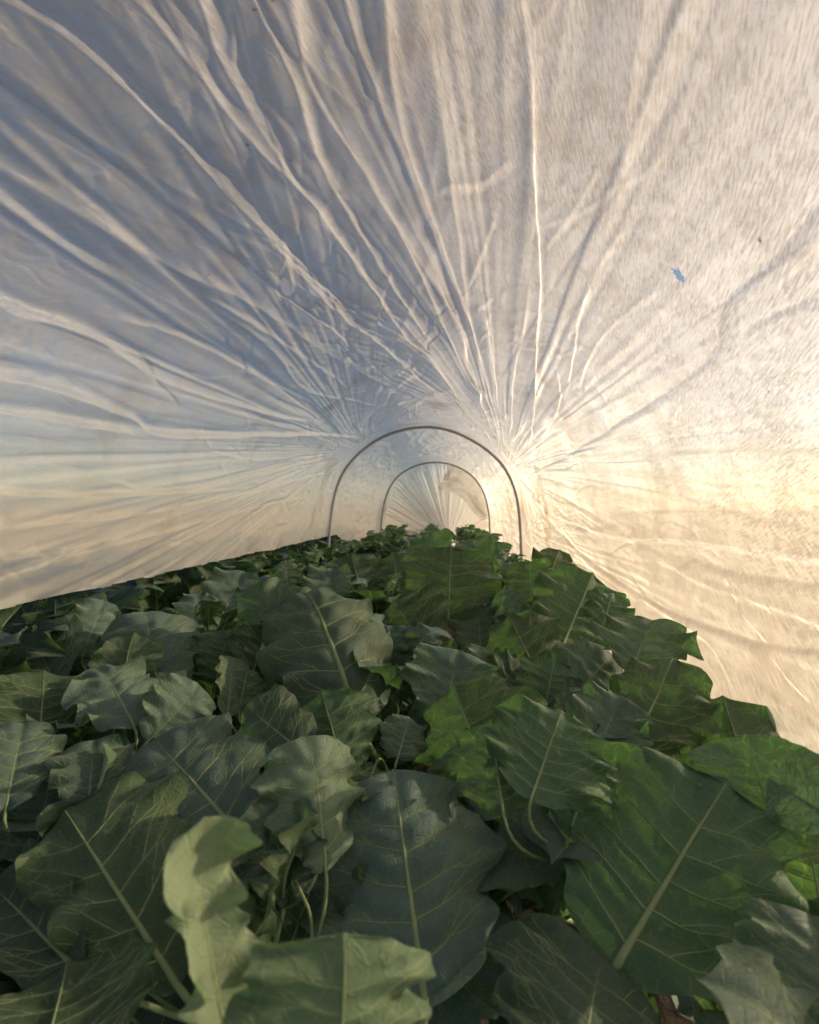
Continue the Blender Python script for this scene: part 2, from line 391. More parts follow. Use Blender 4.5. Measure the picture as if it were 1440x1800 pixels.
for k in range(110):                                                    # small creases that nobody planned
    a0, y0 = Rf.uniform(0.05, LEN1 - 0.5), 0.42 + 2.2 * Rf.random() ** 0.8
    f = min(FOC, key=lambda z: abs(z - a0) + Rf.uniform(0, 0.5)); d0 = np.array((f - a0, 2.66 - y0)); d0 /= np.linalg.norm(d0)
    an = Rf.gauss(0, 0.22) if Rf.random() < 0.85 else Rf.uniform(-1.4, 1.4)
    ln = Rf.uniform(0.05, 0.30) * (1.0 if abs(an) < 0.6 else 0.5); q = [np.array((a0, y0))]
    for m in range(5):
        c_, s_ = math.cos(an), math.sin(an); q.append(q[-1] + ln / 5 * np.array((c_ * d0[0] - s_ * d0[1], s_ * d0[0] + c_ * d0[1]))); an += Rf.gauss(0, 0.22)
    SHEET.append((catmull(q, 3), Rf.choice((-1, 1, 1)) * Rf.uniform(0.0012, 0.0034), Rf.uniform(0.0030, 0.0050)))
for q, h, wd in SHEET:
    lo, hi = q.min(0) - 8 * wd, q.max(0) + 8 * wd
    ia = np.where((A > lo[0]) & (A < hi[0]))[0]; iy = np.where((YS > lo[1]) & (YS < hi[1]) & (YS < 2.7))[0]
    if len(ia) == 0 or len(iy) == 0: continue
    sl = np.ix_(ia, iy); a, y = AA[sl], YY[sl]
    best = np.full(a.shape, 1e9); sg = np.zeros_like(a); tt = np.zeros_like(a)
    seg = np.linalg.norm(np.diff(q, axis=0), axis=1); tot = seg.sum(); acc = 0
    for k in range(len(q) - 1):
        p0, e = q[k], q[k + 1] - q[k]; l2 = (e ** 2).sum() + 1e-12
        t = np.clip(((a - p0[0]) * e[0] + (y - p0[1]) * e[1]) / l2, 0, 1)
        dx, dy = a - p0[0] - t * e[0], y - p0[1] - t * e[1]; d2 = dx * dx + dy * dy
        m = d2 < best
        best[m] = d2[m]; sg[m] = np.sign(e[0] * dy - e[1] * dx)[m]; tt[m] = ((acc + t * seg[k]) / tot)[m]; acc += seg[k]
    d = np.sqrt(best) * sg
    wob = 1 + 0.5 * noise(tt * 7, tt * 0 + wd * 900, 5)
    ww = wd * wob * (0.6 + 0.4 * np.clip(2.2 - y, 0.2, 1.2))
    env = np.clip(np.minimum(tt * 7, (1 - tt) * 5), 0, 1); env = env * env * (3 - 2 * env)
    env[np.sqrt(best) > 8 * wd] = 0
    d = d + 0.25 * ww * noise(tt * 23, tt * 0 + h * 777, 6)
    prof = np.where(d > 0, np.exp(-(np.abs(d) / (2.6 * ww)) ** 1.1), np.exp(-np.abs(d / np.maximum(0.55 * ww, 0.0048)) ** 1.4)) - 0.25 * np.exp(-((d + 1.5 * ww) / (0.9 * ww)) ** 2)
    D[sl] += h * env * prof
# pleats that fan out from where the cloth bears on the nearer hoop: long slope on one side, short steep one on the other
aR, aL, aB = on_sheet(900, 815)[0], on_sheet(635, 788)[0], on_sheet(925, 930)[0]
ridge = lambda n: 1 - np.clip(np.abs(n) * 2.4, 0, 1)
sstep = lambda z: np.clip(z, 0, 1) ** 2 * (3 - 2 * np.clip(z, 0, 1))
near = np.clip((2.6 - YY) / 0.15, 0, 1)
NN = int(np.searchsorted(YS, 2.62))
def pleats(AA, YY, af, freq, seed, steep=0.22):
    dy = np.maximum(2.72 - YY, 0.02); r = np.hypot(AA - af, dy); phi = np.arctan2(AA - af, dy); lr = np.log(r + 0.12)
    ph = phi * freq + 0.75 * noise(lr * 1.8, phi * 2.2, seed) + 0.30 * noise(lr * 6, phi * freq * 0.7, seed + 3) + seed * 0.37
    c = np.floor(ph); f = ph - c; st = steep * (0.5 + hash2(c, c * 0, seed + 5))
    p = np.where(f < 1 - st, sstep(f / (1 - st)) ** 1.2, 1 - sstep((f - 1 + st) / st))
    on = np.clip(noise(lr * 2.1 + c * 3.7, c * 1.9 + 0.5, seed + 1) * 1.6 + 0.55, 0, 1)
    return p * (0.12 + 0.88 * hash2(c, c * 0, seed + 2) ** 1.5) * on * np.clip((r / 1.2) ** 1.25, 0.03, 1.1)
vB = 1 / (1 + np.exp(-(A - (aR + 0.27)) * 14)); vL = 1 / (1 + np.exp((A - (aR + aL) / 2 + 0.22) * 8)); vR = (1 - vB) * (1 - vL)
for (freq, am, sd0, st0) in ((8, 0.024, 21, .22), (19, 0.013, 31, .24), (43, 0.0078, 41, .32), (85, 0.0042, 51, .55)):
    for wt, af, ds, kf in ((vR, aR, 0, 1.0), (vL, aL, 100, 1.0), (vB, aB, 200, 0.6)):
        ia = np.where(wt > 0.015)[0]; sl = (slice(ia[0], ia[-1] + 1), slice(24, NN))
        D[sl] += near[sl] * am * kf * wt[ia[0]:ia[-1] + 1, None] * pleats(AA[sl], YY[sl], af, freq, sd0 + ds, st0)
D += near * 0.012 * noise(AA * 2.6, YY * 2.2, 71) + near * 0.004 * noise(AA * 7, YY * 5, 72)
# broken little crumples, strongest where the cloth bears on a hoop
bear = np.exp(-((YY - 2.3) / 0.55) ** 2) + np.exp(-((YY - 3.1) / 0.9) ** 2) + 0.35
wx, wy = 0.35 * noise(AA * 9, YY * 9, 81), 0.35 * noise(AA * 9, YY * 9, 82)
crk = ridge(noise(AA * 13 + wx, YY * 8 + wy, 83)) ** 4 * np.clip(noise(AA * 5, YY * 5, 84) * 2.4, 0, 1) + 0.5 * ridge(noise(AA * 30 + wx, YY * 17 + wy, 85)) ** 4 * np.clip(noise(AA * 8, YY * 8, 86) * 2.2, 0, 1)
D += 0.0065 * np.clip(bear, 0, 1) * crk
far = np.clip((YY - Y1) / 0.1, 0, 1)
D += far * (0.010 * noise(AA * 5, YY * 1.6, 91) + 0.006 * noise(AA * 11, YY * 3, 92) + 0.004 * ridge(noise(AA * 16, YY * 5, 93)))
pleat = np.clip((YY - 4.75) / 0.5, 0, 1)
D += pleat * (0.04 * noise(AA * 11, YY * 0.5, 94) + 0.012 * ridge(noise(AA * 23, YY * 0.6, 95)))
# bearing on the hoops: never inside the tube
for yh in (Y1, Y2):
    k = np.exp(-((YY - yh) / 0.035) ** 2); D = D * (1 - k) + k * np.maximum(D * 0.3, 0.0)
D -= 0.0
P = P + Nrm * D[:, :, None]
# the far end is drawn together and tied low in the middle
g = np.clip((YY - 5.0) / 1.3, 0, 1); g = g * g * (3 - 2 * g)
gx_, gz_ = 0.03, 0.30
P[:, :, 0] = P[:, :, 0] * (1 - 0.93 * g) + gx_ * 0.93 * g
P[:, :, 2] = P[:, :, 2] * (1 - 0.93 * g) + gz_ * 0.93 * g
V = P.reshape(-1, 3)
i, j = np.meshgrid(np.arange(NA - 1), np.arange(NY - 1), indexing='ij')
F = np.stack([i * NY + j, i * NY + j + 1, (i + 1) * NY + j + 1, (i + 1) * NY + j], -1)
cz, cy, ca = P[:-1, :-1, 2], YY[:-1, :-1], AA[:-1, :-1]
keep = np.ones(cz.shape, bool)
hemL = CAM.z - 0.147 + 0.013 * noise(cy * 3, cy * 0, 7) + 0.005 * noise(cy * 11, cy * 0, 8) - np.clip((cy - 2.8) * 0.25, 0, 1)
keep &= ~((ca < LEN1 * 0.4) & (cz < hemL))
hemR = CAM.z - 0.292 - 0.035 * np.clip((0.62 - cy) * 3, 0, 1) - 0.6 * np.clip((cy - 0.80) / 0.10, 0, 1)
keep &= ~((ca > LEN1 * 0.6) & (cz < hemR))
ha, hy = on_sheet(1193, 482)                                            # a small tear
rr = np.sqrt(((ca - ha) / 0.0085) ** 2 + ((cy - hy) / 0.006) ** 2) + 0.9 * noise(ca * 260, cy * 260, 99)
keep &= ~(rr < 1.0)
F = F[keep]
used = np.zeros(len(V), bool); used[F.ravel()] = True
idx = np.cumsum(used) - 1
wob = 0.012 * np.stack([noise(AA * 3, YY * 3, 301), noise(AA * 3, YY * 3, 302)], -1)
UV = np.stack([0.45 * AA + 0.89 * YY, 0.89 * AA - 0.45 * YY], -1) + wob        # fibres laid mostly along the tunnel ...
UVX = (np.stack([0.81 * AA - 0.58 * YY, 0.58 * AA + 0.81 * YY], -1) + wob).reshape(-1, 2)   # ... and across it
UV = UV.reshape(-1, 2)
cover = tag(bpy.data.objects.new('row_cover', None), 'wrinkled white fleece row cover arching over the crop on hoops', 'row cover'); col.objects.link(cover)
cover.location = (0, 0, 0)
me = mesh_np('cover_sheet', V[used], idx[F], M_FAB, uv=UV[used])
me.uv_layers.new(name='UVCross').data.foreach_set('uv', UVX[used][idx[F].ravel()].astype(np.float32).ravel())
def sheet_attr(name, arr): me.attributes.new(name, 'FLOAT', 'POINT').data.foreach_set('value', arr.reshape(-1)[used].astype(np.float32))
ca_, cy_ = AA * 14, YY * 17
cloud = 0.5 + 0.45 * (noise(ca_, cy_, 201) + 0.6 * noise(ca_ * 2.3, cy_ * 2.3, 202) + 0.4 * noise(ca_ * 5.1, cy_ * 5.1, 203))
sheet_attr('cloud', cloud); sheet_attr('lay', 0.84 / (1 + np.exp(-(AA - aR - 0.30) * 12)))      # which lay of fibres prevails
dn = noise(AA * 3.2, YY * 4.5, 211) + 0.6 * noise(AA * 8, YY * 11, 212) + 0.35 * noise(AA * 21, YY * 26, 213)
dirt = np.clip((dn - 0.22) / 0.5, 0, 1) * (0.45 + 0.55 * np.exp(-((YY - 2.0) / 0.7) ** 2))
pa, py_ = on_sheet(770, 570)
dirt = np.maximum(dirt, 0.9 * np.exp(-((AA - pa) / 0.06) ** 2 - ((YY - py_) / 0.14) ** 2) * np.clip(0.5 + dn * 1.6, 0, 1))
sheet_attr('dirt', dirt)
speck = np.zeros_like(AA); Rs = random.Random(8)
for _ in range(24):
    sa, sy, sr = Rs.uniform(0.5, 2.4), 0.4 + 2.6 * Rs.random() ** 1.5, Rs.uniform(0.0012, 0.0024)
    ia, iy = np.where(np.abs(A - sa) < 0.02)[0], np.where(np.abs(YS - sy) < 0.02)[0]
    if len(ia) and len(iy):
        sl = np.ix_(ia, iy); speck[sl] = np.maximum(speck[sl], np.clip(1.6 - np.hypot(AA[sl] - sa, (YY[sl] - sy) * 1.6) / sr, 0, 1))
sheet_attr('speck', speck)
obj('cover_sheet', me, cover)

up_e = catmull([np.array(at(*p)) for p in ((793, 815, 4.78), (815, 824, 4.74), (842, 850, 4.72), (860, 905, 4.72))], 10)
lo_e = catmull([np.array(at(*p)) for p in ((770, 857, 5.05), (788, 864, 4.98), (815, 880, 4.95), (846, 915, 4.90))], 10)
k = np.linspace(0, 1, 22)[None, :, None]
FP = up_e[:, None, :] * (1 - k) + lo_e[:, None, :] * k
uu, vv = np.meshgrid(np.linspace(0, 1, len(up_e)), np.linspace(0, 1, 22), indexing='ij')
FP[:, :, 1] += 0.10 * np.abs(np.sin(vv * 4.1 + uu * 2)) * np.sin(uu * 5 + 0.5) + 0.09 * noise(uu * 5 + vv * 2, vv * 4, 401)
FP[:, :, 2] += 0.02 * noise(uu * 7, vv * 5, 402) - 0.03 * np.clip(vv - 0.6, 0, 1) * np.sin(uu * 9)
nf = 22; i, j = np.meshgrid(np.arange(len(up_e) - 1), np.arange(nf - 1), indexing='ij')
Ff = np.stack([i * nf + j, i * nf + j + 1, (i + 1) * nf + j + 1, (i + 1) * nf + j], -1).reshape(-1, 4)
flap = obj('loose_flap', mesh_np('loose_flap', FP.reshape(-1, 3), Ff, M_FAB, uv=np.stack([uu * .3, vv * .2], -1).reshape(-1, 2)), cover)

# ------------------------------------------------------------------ leaves
def leaf_shape(seed, L_, W_, nu=34, nv=24, wl=1.0, wr=1.0, ruffle=0.05, pucker=0.010, side_veins=5, fine=True, lobes=1.0, vfold=0.0, waist=0.0):
    """a flat brassica leaf: grid (x, y, h), vein polylines and their radii, in metres; upper side is +h"""
    R = random.Random(seed); sd_ = seed * 13 % 997
    ph = [R.uniform(0, 6.28) for _ in range(8)]; fr = [R.uniform(2.0, 3.0), R.uniform(2.0, 3.0)]
    pk = R.uniform(0.50, 0.62)
    def hw(t, side):
        t = np.clip(t, 0.0, 1.0)
        e1 = 0.62; e2 = e1 * (1 - pk) / pk * 0.9
        b = (t / pk) ** e1 * (np.clip(1 - t, 0, 1) / (1 - pk)) ** e2
        b = np.clip(b, 0, 1.05)
        m = 1 + lobes * (0.10 * np.sin(fr[0] * 6.28 * t + np.where(side > 0, ph[0], ph[1])) + 0.04 * np.sin(6.28 * 6.3 * t + np.where(side > 0, ph[2], ph[3])) + 0.10 * noise(t * 10, side * 3.3 + 0 * t, sd_) + 0.008 * noise(t * 24, side * 3.3 + 0 * t, sd_ + 1))
        return 0.5 * W_ * b * m * np.where(side > 0, wr, wl) * (1 - waist * np.exp(-((t - 0.52) / 0.2) ** 2)) + 0.004
    def height(x, y):
        t = np.clip(y / L_, 0, 1); s = np.sign(x) + (x == 0)
        v = np.clip(np.abs(x) / hw(t, s), 0, 1.15)
        r = ruffle * L_ * v ** 2.6 * (np.sin(6.28 * fr[0] * 1.35 * t + np.where(s > 0, ph[4], ph[5])) + 0.55 * np.sin(6.28 * 5.3 * t + np.where(s > 0, ph[6], ph[7])) + 0.9 * noise(t * 14, s * 2 + 0 * t, sd_ + 4) * v) * np.clip(t * 5, 0.2, 1)
        return vfold * 0 + r + 0.035 * L_ * noise(x / L_ * 2.6, y / L_ * 2.6, sd_ + 3) + 0.014 * L_ * noise(x / L_ * 7, y / L_ * 7, sd_ + 2)
    veins = []
    for s in (-1, 1):
        t0 = 0.05 + R.uniform(0, 0.03)
        for k in range(side_veins):
            tk = t0 + (0.80 - t0) * (k + R.uniform(-0.18, 0.18) + 0.2) / side_veins
            te = min(0.95, tk + R.uniform(0.17, 0.26) * (1 - tk * 0.45))
            xe = s * 0.95 * float(hw(np.array(te), np.array(float(s))))
            u = np.linspace(0, 1, 17)
            X = xe * u ** 1.05 + 0.02 * W_ * np.sin(u * 5 + R.uniform(0, 6)) * u; Yv = L_ * (tk + (te - tk) * (0.62 * u + 0.38 * u ** 2)) + 0.015 * L_ * np.sin(u * 7 + R.uniform(0, 6)) * u
            r0 = 0.0078 * L_ * (1 - 0.55 * k / side_veins)
            veins.append((np.c_[X, Yv], r0 * (1 - 0.75 * u)))
            if fine:
                for (ub, dt, q) in ((R.uniform(0.30, 0.45), 0.085, 0.60), (R.uniform(0.45, 0.62), -0.065, 0.5), (R.uniform(0.65, 0.75), 0.05, 0.4)):
                    kb = int(ub * 16); b0 = np.array((X[kb], Yv[kb])); t2 = min(0.97, max(0.03, te + dt * R.uniform(0.8, 1.3)))
                    e0 = np.array((s * R.uniform(0.78, 0.94) * float(hw(np.array(t2), np.array(float(s)))), t2 * L_))
                    uu = np.linspace(0, 1, 9)[:, None]
                    c = b0 * (1 - uu) + e0 * uu; c[:, 1] += np.sign(dt) * 0.02 * L_ * np.sin(uu[:, 0] * 3.1) + 0.008 * L_ * np.sin(uu[:, 0] * 9 + R.uniform(0, 6)) * uu[:, 0]
                    veins.append((c, r0 * q * (1 - 0.7 * uu[:, 0])))
    t = np.linspace(0, 1, nu + 1); v = np.linspace(-1, 1, nv + 1); v = np.sign(v) * (1 - (1 - np.abs(v)) ** 1.35)
    t = 0.5 - 0.5 * np.cos(np.pi * t) if nu < 20 else 0.75 * t + 0.25 * (0.5 - 0.5 * np.cos(np.pi * t))
    T, VV = np.meshgrid(t, v, indexing='ij'); s = np.sign(VV) + (VV == 0)
    X = VV * hw(T, s); Yg = T * L_ - 0.05 * L_ * np.abs(VV) ** 2 * (1 - T) ** 5 - 0.03 * L_ * np.abs(VV) * T ** 8
    Hh = height(X, Yg)
    # distance to the nearest vein: the blade puffs up between them
    dm = np.abs(X)
    for c, r in veins:
        c = c[::2]
        for k in range(len(c) - 1):
            e = c[k + 1] - c[k]; l2 = (e ** 2).sum() + 1e-12
            q = np.clip(((X - c[k, 0]) * e[0] + (Yg - c[k, 1]) * e[1]) / l2, 0, 1)
            dm = np.minimum(dm, np.hypot(X - c[k, 0] - q * e[0], Yg - c[k, 1] - q * e[1]))
    Hh = Hh + pucker * L_ * 2.2 * (1 - np.exp(-(dm / (0.055 * L_)) ** 1.6)) * (1 - 0.6 * np.abs(VV) ** 4)
    Hh = Hh + vfold * np.abs(X)
    return dict(X=X, Y=Yg, H=Hh, V=VV, veins=veins, height=height, L=L_, dm=dm, vfold=vfold, hw=hw, t=t, v=v)
def on_blade(sh, c):
    """height of the blade mesh at flat points c (bilinear on its grid)"""
    x, y, L_ = c[:, 0], c[:, 1], sh['L']; s_ = np.sign(x) + (x == 0); t = np.clip(y / L_, 0, 1)
    for _ in range(6):
        v = np.clip(np.abs(x) / sh['hw'](t, s_), 0, 1); t = np.clip((y + 0.05 * L_ * v ** 2 * (1 - t) ** 5 + 0.03 * L_ * v * t ** 8) / L_, 0, 1)
    v = np.clip(x / sh['hw'](t, s_), -1, 1); ta, va = sh['t'], sh['v']
    fi = np.interp(t, ta, np.arange(len(ta))); fj = np.interp(v, va, np.arange(len(va)))
    i0 = np.minimum(fi.astype(int), len(ta) - 2); j0 = np.minimum(fj.astype(int), len(va) - 2); a, b = fi - i0, fj - j0; H = sh['H']
    return (H[i0, j0] * (1 - a) + H[i0 + 1, j0] * a) * (1 - b) + (H[i0, j0 + 1] * (1 - a) + H[i0 + 1, j0 + 1] * a) * b
def leaf_meshes(sh, place, petiole, r_pet=0.0048, material=None, vsides=4):
    """place(x, y, h) -> points; petiole: points from the leaf base back to the plant"""
    nu, nv = sh['X'].shape
    Pt = place(sh['X'].ravel(), sh['Y'].ravel(), sh['H'].ravel())
    i, j = np.meshgrid(np.arange(nu - 1), np.arange(nv - 1), indexing='ij')
    F = np.stack([i * nv + j, i * nv + j + 1, (i + 1) * nv + j + 1, (i + 1) * nv + j], -1).reshape(-1, 4)
    me = mesh_np('leaf', Pt, F, material or M_LEAF, uv=np.c_[sh['X'].ravel() + 0.5, sh['Y'].ravel()])
    at_ = me.attributes.new('vein', 'FLOAT', 'POINT')
    at_.data.foreach_set('value', np.maximum(np.exp(-(sh['dm'].ravel() / (0.016 * sh['L'])) ** 2), 0.9 * (np.abs(sh['V'].ravel()) > 0.999)).astype(np.float32))
    parts = []
    y = np.linspace(0, 0.97 * sh['L'], 16)
    mid = place(0 * y, y, on_blade(sh, np.c_[0 * y, y]) - 0.0004)
    rm = r_pet * (0.86 * (1 - y / sh['L']) ** 1.15 + 0.14)
    if petiole is not None:
        path = np.concatenate([petiole[:-1], mid]); rr_ = np.concatenate([np.linspace(r_pet * 1.15, r_pet, len(petiole) - 1), rm])
    else: path, rr_ = mid, rm
    parts.append(tube(path, rr_, 7))
    ca = np.concatenate([c for c, r in sh['veins']])
    pa_ = place(ca[:, 0], ca[:, 1], on_blade(sh, ca) + 0.0001); k = 0
    for c, r in sh['veins']:
        parts.append(tube(pa_[k:k + len(c)], np.maximum(r * 0.75, 0.00034), vsides)); k += len(c)
    Vv, Fv = join(parts)
    return me, mesh_np('midrib', Vv, Fv, M_VEIN)

def bez(p0, p1, p2, p3, n):
    u = np.linspace(0, 1, n)[:, None]
    return (1 - u) ** 3 * p0 + 3 * u * (1 - u) ** 2 * p1 + 3 * u * u * (1 - u) * p2 + u ** 3 * p3

# -------- plants of the bed: three rows
rnd = random.Random(4)
PLANTS = []
def stem_mesh(h, seed):
    R = random.Random(seed)
    pts = [np.array((0, 0, -0.03))]; 
    for k in range(1, 6): pts.append(np.array((R.uniform(-0.012, 0.012), R.uniform(-0.012, 0.012), h * k / 5)))
    c = catmull(pts, 4); u = np.linspace(0, 1, len(c))
    r = 0.015 - 0.006 * u + 0.0018 * np.sin(u * 40); r[-1] = 0.002
    V, F = tube(c, r, 9); return mesh_np('stem', V, F, M_STEM)
STEMS = [stem_mesh(0.34, s) for s in range(3)]
ORD = ['first', 'second', 'third', 'fourth', 'fifth', 'sixth', 'seventh', 'eighth', 'ninth', 'tenth', 'eleventh', 'twelfth', 'thirteenth', 'fourteenth', 'fifteenth', 'sixteenth']
ROWS = [(-0.50, 'row along the left-hand cover'), (-0.13, 'middle row of the bed'), (0.22, 'row along the right-hand cover')]
NROW = 15
ROWS.append((-0.84, 'row outside the left hem'))
for ri, (rx, rname) in enumerate(ROWS):
    for k in range(NROW if ri < 3 else 10):
        yk = 0.30 + 0.37 * k + rnd.uniform(-0.05, 0.05) + (0.12 if ri == 1 else 0)
        o = bpy.data.objects.new('brassica_plant', None); col.objects.link(o)
        o.location = (rx + rnd.uniform(-0.05, 0.05), yk, 0.05)
        tag(o, f'leafy green brassica plant, {ORD[k]} from the camera in the {rname}', 'plant', 'brassica plants in the bed')
        st = obj('stem', STEMS[(ri + k) % 3], o)
        PLANTS.append(o)
XYP = np.array([o.location[:2] for o in PLANTS])

